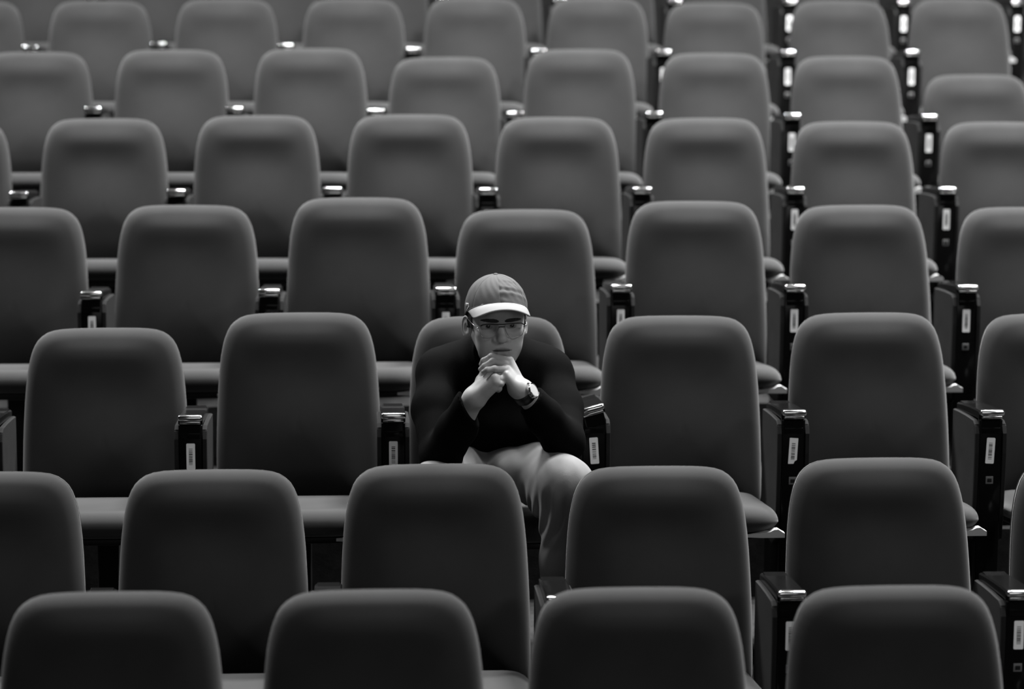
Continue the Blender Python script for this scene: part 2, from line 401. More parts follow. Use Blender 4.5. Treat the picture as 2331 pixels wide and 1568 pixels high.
# ------------------------------------------------------------------ implicit surfaces
class Grid:
    def __init__(s, lo, hi, h):
        s.lo = np.array(lo, float); s.h = h; n = np.ceil((np.array(hi)-s.lo)/h).astype(int)+1; s.n = n
        s.ax = [s.lo[i]+h*np.arange(n[i]) for i in range(3)]
        s.D = np.full(n, 0.05, np.float32)
    def sub(s, lo, hi):
        a = np.clip(np.floor((np.array(lo)-s.lo)/s.h).astype(int), 0, s.n); b = np.clip(np.ceil((np.array(hi)-s.lo)/s.h).astype(int)+1, 0, s.n)
        if (b <= a).any(): return None, None
        sl = tuple(slice(a[i], b[i]) for i in range(3))
        X = s.ax[0][sl[0]][:, None, None]; Y = s.ax[1][sl[1]][None, :, None]; Z = s.ax[2][sl[2]][None, None, :]
        return sl, (X, Y, Z)
    def union(s, lo, hi, fn, k):
        m = max(.02, 2*k)
        sl, X = s.sub(np.array(lo)-m, np.array(hi)+m)
        if sl is None: return
        d = fn(*X); D = s.D[sl]
        if k > 0:
            h = np.maximum(k-np.abs(D-d), 0)/k; s.D[sl] = np.minimum(D, d)-h*h*k*.25
        else: s.D[sl] = np.minimum(D, d)
    def cut(s, lo, hi, fn, k):
        m = max(.01, 2*k)
        sl, X = s.sub(np.array(lo)-m, np.array(hi)+m)
        if sl is None: return
        d = -fn(*X); D = s.D[sl]
        h = np.maximum(k-np.abs(D-d), 0)/k; s.D[sl] = np.maximum(D, d)+h*h*k*.25
    def cone(s, a, b, ra, rb, k=.01, cut=False):
        a = np.array(a, float); b = np.array(b, float); ba = b-a; L = ba@ba+1e-12; r = max(ra, rb)
        def fn(X, Y, Z):
            t = np.clip(((X-a[0])*ba[0]+(Y-a[1])*ba[1]+(Z-a[2])*ba[2])/L, 0, 1)
            return np.sqrt((X-a[0]-t*ba[0])**2+(Y-a[1]-t*ba[1])**2+(Z-a[2]-t*ba[2])**2)-(ra+(rb-ra)*t)
        (s.cut if cut else s.union)(np.minimum(a, b)-r, np.maximum(a, b)+r, fn, k)
    def ell(s, c, r, k=.01, R=None, cut=False):
        c = np.array(c, float); r = np.array(r, float); m = r.max()
        R = np.eye(3) if R is None else np.array(R)
        def fn(X, Y, Z):
            x, y, z = X-c[0], Y-c[1], Z-c[2]
            q = [R[0][i]*x+R[1][i]*y+R[2][i]*z for i in range(3)]
            k0 = np.sqrt(sum((q[i]/r[i])**2 for i in range(3))); k1 = np.sqrt(sum((q[i]/r[i]**2)**2 for i in range(3)))+1e-9
            return k0*(k0-1)/k1
        ext = r if np.allclose(R, np.eye(3)) else np.array([m]*3)
        (s.cut if cut else s.union)(c-ext, c+ext, fn, k)
    def chain(s, P, R, k=.01):
        for i in range(len(P)-1): s.cone(P[i], P[i+1], R[i], R[i+1], k)
    def full(s):
        return s.ax[0][:, None, None], s.ax[1][None, :, None], s.ax[2][None, None, :]
    def mesh(s, D=None):
        D = s.D if D is None else D
        D = D.copy(); D[0] = D[-1] = .05; D[:, 0] = D[:, -1] = .05; D[:, :, 0] = D[:, :, -1] = .05
        S = D < 0
        nx, ny, nz = D.shape
        c = np.zeros((nx-1, ny-1, nz-1), np.int8)
        for i in (0, 1):
            for j in (0, 1):
                for k in (0, 1): c += S[i:nx-1+i, j:ny-1+j, k:nz-1+k]
        act = np.argwhere((c > 0) & (c < 8)); idx = -np.ones(c.shape, np.int64); idx[tuple(act.T)] = np.arange(len(act))
        acc = np.zeros((len(act), 3)); cnt = np.zeros(len(act))
        corners = [(i, j, k) for i in (0, 1) for j in (0, 1) for k in (0, 1)]
        for a in corners:
            for ax in range(3):
                if a[ax] == 0:
                    b = list(a); b[ax] = 1
                    pa = act+np.array(a); pb = act+np.array(b)
                    da = D[tuple(pa.T)]; db = D[tuple(pb.T)]
                    m = (da < 0) != (db < 0)
                    t = np.where(m, da/(da-db+1e-12), 0)
                    p = pa+t[:, None]*(pb-pa)
                    acc[m] += p[m]; cnt[m] += 1
        V = s.lo+s.h*acc/cnt[:, None]
        F = []
        for ax in range(3):
            u, v = (ax+1) % 3, (ax+2) % 3
            sl0 = [slice(None)]*3; sl1 = [slice(None)]*3; sl0[ax] = slice(0, -1); sl1[ax] = slice(1, None)
            cr = np.argwhere(S[tuple(sl0)] != S[tuple(sl1)])
            if not len(cr): continue
            eu = np.zeros(3, int); eu[u] = 1; ev = np.zeros(3, int); ev[v] = 1
            q = [cr-eu-ev, cr-ev, cr, cr-eu]
            ok = (cr[:, u] > 0) & (cr[:, v] > 0)
            q = [a[ok] for a in q]; cr = cr[ok]
            quad = np.stack([idx[tuple(a.T)] for a in q], 1)
            inside = S[tuple(cr.T)]
            quad[~inside] = quad[~inside][:, ::-1]
            F.append(quad)
        F = np.concatenate(F); F = F[(F >= 0).all(1)]
        return V, F
def np_mesh(name, V, F, mats, parent, mi=None):
    me = bpy.data.meshes.new(name); nv, nf = len(V), len(F)
    me.vertices.add(nv); me.vertices.foreach_set('co', np.asarray(V, np.float32).ravel())
    me.loops.add(nf*4); me.loops.foreach_set('vertex_index', np.asarray(F, np.int32).ravel())
    me.polygons.add(nf); me.polygons.foreach_set('loop_start', np.arange(nf, dtype=np.int32)*4)
    try: me.polygons.foreach_set('loop_total', np.full(nf, 4, np.int32))
    except Exception: pass
    for m in mats: me.materials.append(m)
    me.polygons.foreach_set('use_smooth', np.ones(nf, bool))
    if mi is not None: me.polygons.foreach_set('material_index', np.asarray(mi, np.int32))
    me.update(calc_edges=True); me.validate()
    o = bpy.data.objects.new(name, me); COL.objects.link(o); o.parent = parent
    return o
def noise3(X, Y, Z, seed, n=6, f=20.0):
    r = np.random.RandomState(seed); out = 0.0
    for i in range(n):
        d = r.normal(size=3); d /= np.linalg.norm(d); ph = r.uniform(0, 6.28); ff = f*r.uniform(.6, 1.7)
        out = out+np.sin(ff*(d[0]*X+d[1]*Y+d[2]*Z)+ph)
    return out/n
M_SKIN = mat('skin', 0.33, 0.5, spec=0.35, bump=(260, .12, .0004), vary=(18, .05))
M_LIP = mat('lips', 0.24, 0.45, spec=0.4)
M_HAIR = mat('black_hair', 0.008, 0.55, bump=(300, .6, .002))
M_EYE = mat('eyeball', 0.20, 0.2); M_IRIS = mat('iris', 0.008, 0.15)
M_KNIT = mat('black_knit', 0.0028, 0.95, spec=0.03, bump=(400, .3, .001))
M_TROUS = mat('pale_cotton_twill', 0.165, 0.9, spec=0.15, bump=(500, .3, .0006))
M_CAP = mat('grey_cotton', 0.085, 0.9, spec=0.1, bump=(500, .35, .0006))
M_BRIM = mat('pale_cotton', 0.205, 0.9, spec=0.1, bump=(600, .25, .0005))
M_STITCH = mat('seam_thread', 0.07, 0.9); M_EMB = mat('white_embroidery', 0.8, 0.8)
M_WIRE = mat('dark_glasses_metal', 0.03, 0.3, metal=0.9); M_WIREL = mat('pale_glasses_metal', 0.28, 0.3, metal=0.9)
M_STRAP = mat('black_rubber', 0.006, 0.5); M_STEEL = mat('polished_steel', 0.8, 0.14, metal=1.0); M_DIAL = mat('pale_watch_glass', 0.36, 0.5)
M_SHOE = mat('dark_leather', 0.03, 0.5)
def glass_mat():
    m = bpy.data.materials.new('lens_glass'); m.use_nodes = True; nt = m.node_tree; nt.nodes.clear()
    o = nt.nodes.new('ShaderNodeOutputMaterial'); t = nt.nodes.new('ShaderNodeBsdfTransparent'); g = nt.nodes.new('ShaderNodeBsdfGlossy'); x = nt.nodes.new('ShaderNodeMixShader')
    g.inputs['Roughness'].default_value = .05; x.inputs[0].default_value = .04; t.inputs[0].default_value = (.95, .95, .95, 1)
    nt.links.new(t.outputs[0], x.inputs[1]); nt.links.new(g.outputs[0], x.inputs[2]); nt.links.new(x.outputs[0], o.inputs[0]); return m
M_LENS = glass_mat()
# ------------------------------------------------------------------ the seated man
hip_w = c2w(PC(1130, 1085, 7.0))
man = empty('person', (hip_w[0], hip_w[1]-.25, row_h(2)))
tag(man, 'man in grey cap, glasses and black sweater leaning forward with clasped hands under chin', 'person')
MW = np.array(man.location)
def W(V): return c2w(V)-MW          # camera frame -> person's own frame
# head frame -> camera frame
ZE = 6.492
EYE = PC(1140.5, 743.0, ZE)
def rot(axis, a):
    c, s = math.cos(a), math.sin(a)
    return np.array({'x': [[1, 0, 0], [0, c, -s], [0, s, c]], 'y': [[c, 0, s], [0, 1, 0], [-s, 0, c]], 'z': [[c, -s, 0], [s, c, 0], [0, 0, 1]]}[axis])
RH = rot('z', math.radians(2.0)) @ rot('y', math.radians(8)) @ rot('x', math.radians(10))
def H(V): return np.asarray(V, float)@RH.T+EYE
def Hinv(V): return (np.asarray(V, float)-EYE)@RH
def screen_to_head(px, py, zl):
    """head-frame point at local depth zl that is seen at this place of the face"""
    z = zl
    Zc = -EYE[2]
    for _ in range(3):
        t = PC(px, py, Zc)[:2]-EYE[:2]-RH[:2, 2]*z
        xy = np.linalg.solve(RH[:2, :2], t)
        Zc = -(H([xy[0], xy[1], z])[2])
    return np.array([xy[0], xy[1], z])
h = .0016
g = Grid((-.105, -.20, -.21), (.105, .14, .055), h)
g.ell((0, .030, -.088), (.0725, .082, .095), 0)
g.ell((0, -.014, -.050), (.0595, .072, .058), .03)
for s in (-1, 1):
    g.ell((s*.041, -.020, -.018), (.020, .018, .020), .018)          # cheekbones
    g.ell((s*.033, -.050, -.022), (.024, .030, .026), .02)           # cheeks
    g.cone((s*.052, -.035, -.070), (s*.027, -.088, -.028), .015, .014, .02)   # jaw
g.ell((0, -.058, -.038), (.047, .046, .050), .02)
g.ell((0, -.090, -.012), (.021, .016, .018), .02)                    # chin
g.ell((0, .045, -.026), (.055, .035, .034), .02)                     # forehead
for s in (-1, 1):
    g.chain([(s*.006, .016, .004), (s*.026, .021, .003), (s*.047, .014, -.012)], [.0075, .0085, .007], .012)  # brow ridge
    g.ell((s*.031, -.001, .010), (.0195, .0115, .0150), .009, cut=True)                                    # socket
g.chain([(0, .012, .001), (0, -.006, .0055), (0, -.024, .0150)], [.0085, .0085, .0105], .010)               # nose bridge
g.ell((0, -.0310, .0185), (.0130, .0095, .0105), .007)
for s in (-1, 1):
    g.ell((s*.0172, -.0335, .0072), (.0078, .0076, .0095), .004)
    g.ell((s*.0070, -.0405, .0130), (.0040, .0028, .0045), .002, cut=True)
    g.ell((s*.031, .000, -.0155), (.0155, .0145, .0155), .003)                                             # lids
g.ell((0, -.054, -.002), (.030, .018, .014), .012)                   # muzzle
g.chain([(-.025, -.0612, .003), (-.010, -.0568, .0100), (0, -.0582, .0110), (.010, -.0568, .0100), (.025, -.0612, .003)], [.0022, .0044, .0040, .0044, .0022], .003)
g.chain([(-.021, -.0650, .003), (-.009, -.0690, .0088), (.009, -.0690, .0088), (.021, -.0650, .003)], [.0022, .0050, .0050, .0022], .003)
g.chain([(-.008, -.0820, -.002), (.008, -.0820, -.002)], [.001, .001], .01)
for a, b in (((-.0240, -.0618, .0090), (-.010, -.0622, .0155)), ((-.010, -.0622, .0155), (.010, -.0622, .0155)), ((.010, -.0622, .0155), (.0240, -.0618, .0090))):
    g.cone(np.array(a)+(0, 0, .0005), np.array(b)+(0, 0, .0005), .0019, .0019, .0010, cut=True)
for s in (-1, 1):                                                    # eyelid opening
    g.ell((s*.0312, -.0008, .001), (.0130, .0052, .008), .0008, cut=True, R=rot('z', s*math.radians(4)))
for s in (-1, 1):                                                    # ears
    es = .0795 if s < 0 else .0745
    Re = rot('y', s*math.radians(-28))
    g.ell((s*(es-.002), -.014, -.088), (.0050, .028, .0175), .004, R=Re)
    loop = []
    for t in range(28):
        a = math.radians(-60+t*10); loop.append(np.array([s*es, -.013, -.088])+Re@np.array([0, .0275*math.sin(a), -.0165*math.cos(a)]))
    g.chain(loop, [.0030]*28, .0008)
    g.ell(np.array([s*(es+.003), -.016, -.084]), (.0055, .013, .0085), .003, cut=True, R=Re)
    g.cone((s*(es-.0095), -.010, -.080), (s*(es-.0105), -.028, -.080), .006, .005, .006)
neckb = Hinv(PC(1128, 800, 6.80))
g.cone((0, -.045, -.100), neckb*.55+np.array([0, -.045, -.100])*.45, .048, .050, .03)
V, F = g.mesh(); headD = g
fc = V[F].mean(1)
ax_f = np.abs(fc[:, 0])/.0235
lip = 0*(ax_f < 1) & (np.abs(fc[:, 1]+.0628) < .0092*np.sqrt(np.clip(1-ax_f**1.7, 0, 1))) & (fc[:, 2] > .0035)
HV, HF, HM = H(V), F, lip.astype(int)
# hands and forearms, camera frame
DZ = .012
def Q(px, py, Z): return PC(px, py, Z+DZ)
g = Grid(PC(1050, 985, 6.72), PC(1232, 795, 6.36), .0013)
# the man's right hand (left in the picture): a loose fist
wr = Q(1078, 907, 6.45)
mc = [(Q(1119, 851, 6.435), .0115), (Q(1126, 860, 6.415), .0118), (Q(1128, 871, 6.412), .0112), (Q(1124, 883, 6.42), .0105)]
st = [Q(1082, 893, 6.45), Q(1084, 899, 6.437), Q(1087, 905, 6.435), Q(1090, 911, 6.44)]
for (p, r), a in zip(mc, st): g.cone(a, p, .0145, r, .011)
g.ell(Q(1098, 886, 6.447), (.026, .026, .016), .012)
g.ell(Q(1080, 906, 6.452), (.024, .020, .020), .014)
g.chain([Q(1086, 888, 6.46), Q(1094, 865, 6.462), Q(1103, 848, 6.462), Q(1116, 838, 6.465)], [.014, .0115, .0098, .0088], .009)      # thumb
fr = [[(1134, 852, 6.452), (1130, 850, 6.475), (1122, 853, 6.48)], [(1139, 862, 6.440), (1137, 862, 6.468), (1129, 862, 6.476)],
      [(1140, 873, 6.440), (1139, 875, 6.466), (1131, 874, 6.472)], [(1135, 884, 6.443), (1134, 886, 6.462), (1129, 883, 6.468)]]
for (p, r), c in zip(mc, fr): g.chain([p]+[Q(*q) for q in c], [r*.92, .0088, .0080, .0070], .003)
el = Q(1003, 1040, 6.60)
g.cone(wr, wr*.35+el*.65, .0270, .0360, .02)
# the man's left hand (right in the picture) laid over it
wl = Q(1193, 890, 6.465)
mcl = [(Q(1160, 820, 6.486), .0110), (Q(1157, 829, 6.482), .0112), (Q(1151, 841, 6.462), .0110), (Q(1150, 853, 6.447), .0100)]
stl = [Q(1186, 878, 6.482), Q(1186, 882, 6.467), Q(1184, 888, 6.456), Q(1181, 893, 6.452)]
for (p, r), a in zip(mcl, stl): g.cone(a, p, .0145, r, .010)
g.ell(Q(1170, 884, 6.462), (.017, .020, .018), .012)
g.ell(Q(1191, 889, 6.468), (.020, .021, .021), .012)
fl = [([(1119, 811.8, 6.455), (1101, 821, 6.456), (1096, 829, 6.462)], [.0098, .0086, .0080, .0068]),
      ([(1121, 823, 6.440), (1103, 833, 6.435), (1094, 840, 6.440)], [.0098, .0084, .0078, .0064]),
      ([(1126, 839.5, 6.418), (1109, 841.5, 6.412), (1100.5, 846, 6.418)], [.0096, .0080, .0073, .0060]),
      ([(1134, 858, 6.470), (1120, 862, 6.478), (1110, 862, 6.480)], [.0085, .0076, .0070, .006])]
for (p, r), (c, rr) in zip(mcl, fl): g.chain([p]+[Q(*q) for q in c], rr, .0030)
for c, rr in fl[:3]: g.ell(Q(c[0][0], c[0][1]-.5, c[0][2]-.0012), (rr[1]*1.1, rr[1]*.98, rr[1]*1.02), .004)
g.chain([Q(1180, 872, 6.49), Q(1163, 857, 6.505), Q(1147, 850, 6.508), Q(1132, 846, 6.50)], [.0145, .0115, .0095, .0085], .008)    # thumb, behind
elr = Q(1284, 1005, 6.60)
g.cone(wl, wl*.45+elr*.55, .0265, .0350, .02)
V2, F2 = g.mesh()
# nails on the three visible fingers
# trunk, upper arms and legs under the clothes
def leg_pts(px, hx):
    hip = PC(hx, 1036, 6.92); knee = PC(px, 1104 if px > 1130 else 1126, 6.50); kw = c2w(knee)
    ank = np.array([kw[0]+(.0 if px > 1130 else .02), kw[1]+.04, row_h(2)+.10]); return hip, knee, w2c(ank)
LR = leg_pts(1288, 1195); LL = leg_pts(977, 1070)
SHR, SHL = PC(1252, 850, 6.80), PC(1000, 850, 6.80)
g = Grid(PC(925, 1560, 7.2), PC(1355, 735, 6.35), .007)
nb = PC(1128, 800, 6.80)
g.cone(nb, H((0, -.065, -.100)), .050, .047, .02)
def trunk(g, e, k=.05):
    g.cone(SHL, SHR, .050+e, .050+e, k)
    g.cone(PC(1040, 828, 6.82), PC(1125, 805, 6.80), .042+e, .050+e, k)
    g.cone(PC(1215, 828, 6.82), PC(1130, 805, 6.80), .042+e, .050+e, k)
    g.ell(PC(1128, 905, 6.84), (.150+e, .135+e, .095+e), k)
    g.ell(PC(1128, 1000, 6.93), (.138+e, .125+e, .095+e), k)
    g.ell(PC(1130, 1052, 6.95), (.148+e, .080+e, .085+e), k)
trunk(g, 0.0)
g.cone(SHL, el, .046, .038, .03); g.cone(SHR, elr, .046, .038, .03)
g.cone(el, wr, .038, .027, .02); g.cone(elr, wl, .038, .0265, .02)
for hip, knee, ank in (LR, LL):
    g.cone(hip, knee, .075, .055, .03); g.cone(knee, ank, .052, .036, .02)
V3, F3 = g.mesh()
n1, n2 = len(HV), len(V2)
VB = np.concatenate([HV, V2, V3]); FB = np.concatenate([HF, F2+n1, F3+n1+n2])
body = np_mesh('body', W(VB), FB, [M_SKIN, M_LIP], man, np.concatenate([HM, np.zeros(len(F2)+len(F3), int)]))
at = body.data.attributes.new('lip', 'FLOAT', 'POINT')
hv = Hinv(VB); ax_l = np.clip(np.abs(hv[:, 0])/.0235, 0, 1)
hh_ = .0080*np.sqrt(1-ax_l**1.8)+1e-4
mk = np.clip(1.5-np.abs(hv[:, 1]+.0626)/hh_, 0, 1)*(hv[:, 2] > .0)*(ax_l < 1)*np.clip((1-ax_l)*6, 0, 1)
mk = np.where(hv[:, 1] > -.0622, .85, .30)*mk+np.clip(1.6-np.abs(hv[:, 1]+.0622)/.0011, 0, 1)*(ax_l < .98)*(hv[:, 2] > 0)*.5  # shading painted into the lip colour: dark upper lip and mouth line, lit lower lip
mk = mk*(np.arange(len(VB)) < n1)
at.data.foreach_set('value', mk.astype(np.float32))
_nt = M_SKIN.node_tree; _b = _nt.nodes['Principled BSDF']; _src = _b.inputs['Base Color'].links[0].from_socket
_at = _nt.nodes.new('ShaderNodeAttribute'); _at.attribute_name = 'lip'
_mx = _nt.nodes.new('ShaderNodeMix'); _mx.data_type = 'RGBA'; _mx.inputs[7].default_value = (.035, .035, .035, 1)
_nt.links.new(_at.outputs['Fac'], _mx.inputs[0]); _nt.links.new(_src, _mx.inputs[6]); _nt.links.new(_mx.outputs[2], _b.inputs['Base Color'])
# ---- sweater
g = Grid(PC(920, 1120, 7.16), PC(1345, 725, 6.36), .0034)
trunk(g, .014, .045)
g.ell(PC(1118, 967, 6.81), (.145, .084, .095), .03)
g.cone(PC(1165, 985, 6.78), PC(1245, 988, 6.72), .048, .044, .03)
g.cone(PC(1008, 1008, 6.70), PC(1075, 1000, 6.80), .046, .046, .03)
_a = H((0, -.07, -.095)); g.cone(nb, nb+(_a-nb)/np.linalg.norm(_a-nb)*.070, .074, .060, .025)
CL = [(SHL, .058), (PC(988, 930, 6.72), .058), (el, .054)]
CRR = [(SHR, .058), (PC(1275, 930, 6.72), .058), (elr, .054)]
for C_ in (CL, CRR): g.chain([c[0] for c in C_], [c[1] for c in C_], .022)
g.chain([el, el*.5+wr*.5, wr], [.054, .050, .042], .015)
g.chain([elr, elr*.5+wl*.5, wl], [.054, .047, .037], .015)
X, Y, Z_ = g.full()
fold = .0022*noise3(X, Y, Z_, 3, 7, 42)+.0016*noise3(X, Y, Z_, 5, 6, 90)
# long soft pulls across the sleeves
g.D = g.D+fold.astype(np.float32)
def plane_cut(p, n, near, rad):
    n = np.array(n, float); n /= np.linalg.norm(n)
    d = -((X-p[0])*n[0]+(Y-p[1])*n[1]+(Z_-p[2])*n[2])       # negative on the side n points to
    m = ((X-near[0])**2+(Y-near[1])**2+(Z_-near[2])**2) < rad*rad
    g.D = np.where(m, np.maximum(g.D, -d), g.D)
D0 = g.D.copy()
plane_cut(Q(1077, 941, 6.50), (65, 30, 14), Q(1085, 922, 6.47), .092)
plane_cut(Q(1203, 917, 6.49), (-58, 46, 30), Q(1190, 890, 6.46), .075)
# hollow at the neck so that the collar has an edge
hd = g.D.shape
pn = nb; ax_ = H((0, -.07, -.095))-nb; ax_ = ax_/np.linalg.norm(ax_)
tt = (X-pn[0])*ax_[0]+(Y-pn[1])*ax_[1]+(Z_-pn[2])*ax_[2]
near = ((X-pn[0])**2+(Y-pn[1])**2+(Z_-pn[2])**2) < .14**2
g.D = np.where(near, np.maximum(g.D, tt-.085), g.D)
V, F = g.mesh()
swe = np_mesh('sweater', W(V), F, [M_KNIT], man)
# ---- trousers
g = Grid(PC(900, 1570, 7.2), PC(1365, 1010, 6.36), .0045)
g.ell(PC(1130, 1045, 6.94), (.160, .085, .095), .04)
for hip, knee, ank in (LR, LL):
    g.cone(hip, knee, .090, .070, .04); g.chain([knee, knee*.6+ank*.4, ank], [.070, .062, .066], .02)
g.cone(PC(1205, 1088, 6.83), PC(1258, 1142, 6.57), .050, .052, .04)
g.cone(LR[0]*.5+LL[0]*.5, LR[0]*.45+LR[1]*.30+LL[1]*.25, .080, .05, .04)
X, Y, Z_ = g.full()
kn = LR[1]
ang = np.arctan2(X-kn[0], -(Y-kn[1])+.02)
g.D = g.D+(.0028*noise3(X, Y*.6, Z_, 8, 7, 55)+.0018*noise3(X, Y*.4, Z_, 11, 6, 120)+.0050*np.sin(2*math.pi*(.80*X-.42*Y+.3*Z_)/.034+1.5*np.sin(30*Y))*np.exp(-((Y-kn[1]+.085)/.060)**2)).astype(np.float32)
aw = w2c(c2w(LR[2])+np.array([0, 0, -.03]))
V, F = g.mesh()
wv = c2w(V)
keep = (wv[F].mean(1)[:, 2] > row_h(2)+.075)
np_mesh('trousers', wv-MW, F[keep], [M_TROUS], man)
# ---- shoes
for hip, knee, ank in (LR, LL):
    a = c2w(ank); g = Grid((a[0]-.07, a[1]-.24, row_h(2)-.01), (a[0]+.07, a[1]+.11, row_h(2)+.16), .004)
    z = row_h(2)
    g.cone((a[0], a[1]-.15, z+.040), (a[0], a[1]+.02, z+.050), .040, .040, .02); g.cone((a[0], a[1]+.015, z+.05), (a[0], a[1]+.01, z+.12), .042, .038, .02)
    g.ell((a[0], a[1]-.07, z+.014), (.048, .15, .016), .008)
    X, Y, Z_ = g.full(); g.D = np.maximum(g.D, -(Z_-z-.002)+0*X+0*Y).astype(np.float32)
    V, F = g.mesh(); np_mesh('shoe', V-MW, F, [M_SHOE], man)
# ---- eyes, brows, hair
for s in (-1, 1):
    b = MB(); n = 16; c = np.array([s*.0312, 0, -.0150]); R_ = .0140
    look = np.array([.0, -.03, 1.0]); look = RH.T@np.array([0.0, 0.0, 1.0]); look /= np.linalg.norm(look)
    v = []; f = []
    t1 = np.cross(look, [0, 1, 0]); t1 /= np.linalg.norm(t1); t2 = np.cross(look, t1)
    for i in range(n+1):
        for k in range(24):
            a = math.pi*i/n; q = look*math.cos(a)+math.sin(a)*(math.cos(k*math.pi/12)*t1+math.sin(k*math.pi/12)*t2); v.append(W(H(c+R_*q)))
    f = [(i*24+k, (i+1)*24+k, (i+1)*24+(k+1) % 24, i*24+(k+1) % 24) for i in range(n) for k in range(24)]
    b.add(v, f); eo = b.build('eye', M_EYE, man)
    b = MB(); v = [W(H(c+look*(R_+.0006)))]
    for r_, off in ((.003, .0004), (.0056, .0002), (.0062, -.0010)):
        for k in range(20):
            th_ = k*math.pi/10; q = look*math.sqrt(R_*R_-r_*r_)+r_*(math.cos(th_)*t1+math.sin(th_)*t2); v.append(W(H(c+q*(1+off/R_))))
    f = [(0, 1+k, 1+(k+1) % 20) for k in range(20)]+[(1+j*20+k, 1+j*20+20+k, 1+j*20+20+(k+1) % 20, 1+j*20+(k+1) % 20) for j in (0, 1) for k in range(20)]
    b.add(v, f); b.build('iris', M_IRIS, eo)
# brows and hair grow on the skull surface: same field, offset and bounded
X, Y, Z_ = headD.full()
hn = (.0006*np.sin(1400*X+300*Y)).astype(np.float32)
def patch(name, off, region, m):
    D = np.maximum(headD.D-off+hn, region).astype(np.float32)
    V, F = headD.mesh(D); return np_mesh(name, W(H(V)), F, [m], man)
ax2 = np.abs(X)
yb = .0172+.0020*np.cos((ax2-.034)/.024*1.57)-.0010
hw_ = .0052*np.sqrt(np.clip(1-((ax2-.0305)/.0235)**2, 0, 1))*(1-.25*(ax2-.0305)/.0235)
br = np.maximum(np.abs(Y-yb)-hw_, np.abs(ax2-.0305)-.0232)
patch('eyebrow', .0010, np.maximum(br, -(Z_+.035)), M_HAIR)
side = np.maximum(np.maximum(np.abs(Z_+.062)-.013, -Y-.012), .058-np.abs(X))
topR = np.maximum(np.maximum(Z_+.045, .016-Y), np.abs(X)-.0765)
backR = np.maximum(np.maximum(Z_+.112, -Y-.055), np.abs(X)-.072)
hairR = np.minimum(side, topR)
patch('hair', .0032, np.minimum(hairR, backR), M_HAIR)
# ---- cap
cc = np.array([0, .0300, -.090]); cr_ = np.array([.0820, .0930, .1060])
def rim_y(z): return .058+.42*z
def cap_pt(az, t, grow=0.0):
    """az 0 = front; t 0 rim .. 1 button"""
    lo_, hi_ = -1.2, 1.2
    for _ in range(24):
        e = (lo_+hi_)/2; z = cc[2]+cr_[2]*math.cos(e)*math.cos(az); y = cc[1]+cr_[1]*math.sin(e)
        if y < rim_y(z): lo_ = e
        else: hi_ = e
    e = lo_+(math.pi/2-lo_)*t
    seam = min(abs(((az/(math.pi/3)) % 1)-0), abs(((az/(math.pi/3)) % 1)-1))
    w_ = -.0011*math.exp(-(seam/.035)**2)*(1-t**6)
    fr_ = math.exp(-(az/1.3)**2)
    w_ += .0020*fr_*math.exp(-((t-.32)/.26)**2)*math.sin(30*t+2.2*abs(az)**1.5+.5*math.sin(2.3*az+.4))*(.7+.3*math.sin(5*az+8*t))
    w_ += .0010*fr_*math.exp(-((t-.35)/.22)**2)*min(1, abs(az)*2.2)*math.sin(47*t+5.0*abs(az))
    w_ += .0009*math.exp(-((t-.4)/.4)**2)*math.sin(17*az+9*t)*math.sin(11*t+4*az)
    ce = max(math.cos(e), 0.0)**.93
    n_ = np.array([ce*math.sin(az), math.sin(e), ce*math.cos(az)])
    return cc+cr_*n_+(w_+grow)*n_
def cap_surf(na=144, nt=36):
    v = []; f = []
    for j in range(nt+1):
        t = j/nt
        for i in range(na): v.append(W(H(cap_pt(i*2*math.pi/na, t*.995))))
    for j in range(nt):
        for i in range(na): f.append((j*na+i, j*na+(i+1) % na, (j+1)*na+(i+1) % na, (j+1)*na+i))
    f.append(tuple(nt*na+i for i in range(na)))
    return v, f
v, f = cap_surf()
cap = mesh_obj('cap', v, f, M_CAP, man)
sm_ = cap.modifiers.new('thickness', 'SOLIDIFY'); sm_.thickness = .0018; sm_.offset = -1
# stitched seams and sweatband edge
b = MB()
for k in range(6): b.tube([W(H(cap_pt(k*math.pi/3, t*.98, .0003))) for t in np.linspace(0, 1, 60)], .0004, 6)
b.tube([W(H(cap_pt(a, .012, .0006))) for a in np.linspace(-1.35, 1.35, 50)], .0011, 6)
b.build('seam', M_STITCH, cap)
b = MB(); top = cap_pt(0, .999)
v = []; f = []
for j in range(5):
    a = j/4*math.pi/2
    for k in range(16): v.append(W(H(top+np.array([.0068*math.cos(a)*math.cos(k*math.pi/8), .0042*math.sin(a)-.0006, .0068*math.cos(a)*math.sin(k*math.pi/8)]))))
f = [(j*16+k, j*16+(k+1) % 16, (j+1)*16+(k+1) % 16, (j+1)*16+k) for j in range(4) for k in range(16)]
b.add(v, f); b.build('button', M_CAP, cap)
# brim
A0 = math.radians(74); nb_, nd = 48, 12
v = []; f = []
for i in range(nb_+1):
    s = -1+2*i/nb_; az = s*A0; I = cap_pt(az, .0, -.001)
    bb = s*math.pi/2
    ox = .0735*math.copysign(abs(math.sin(bb))**.86, s); oz = -.006+.078*abs(math.cos(bb))**.62
    oy = .0535-.0265*(abs(ox)/.0735)**2.2
    O_ = np.array([ox, oy, oz])
    for j in range(nd+1):
        t = j/nd; p = I*(1-t)+O_*t
        p[1] += .006*math.sin(math.pi*t)*(1-abs(s)**3)
        v.append(W(H(p)))
for i in range(nb_):
    for j in range(nd): f.append((i*(nd+1)+j, (i+1)*(nd+1)+j, (i+1)*(nd+1)+j+1, i*(nd+1)+j+1))
br_ = mesh_obj('brim', v, f, M_BRIM, cap)
sm_ = br_.modifiers.new('thickness', 'SOLIDIFY'); sm_.thickness = .0028; sm_.offset = 0
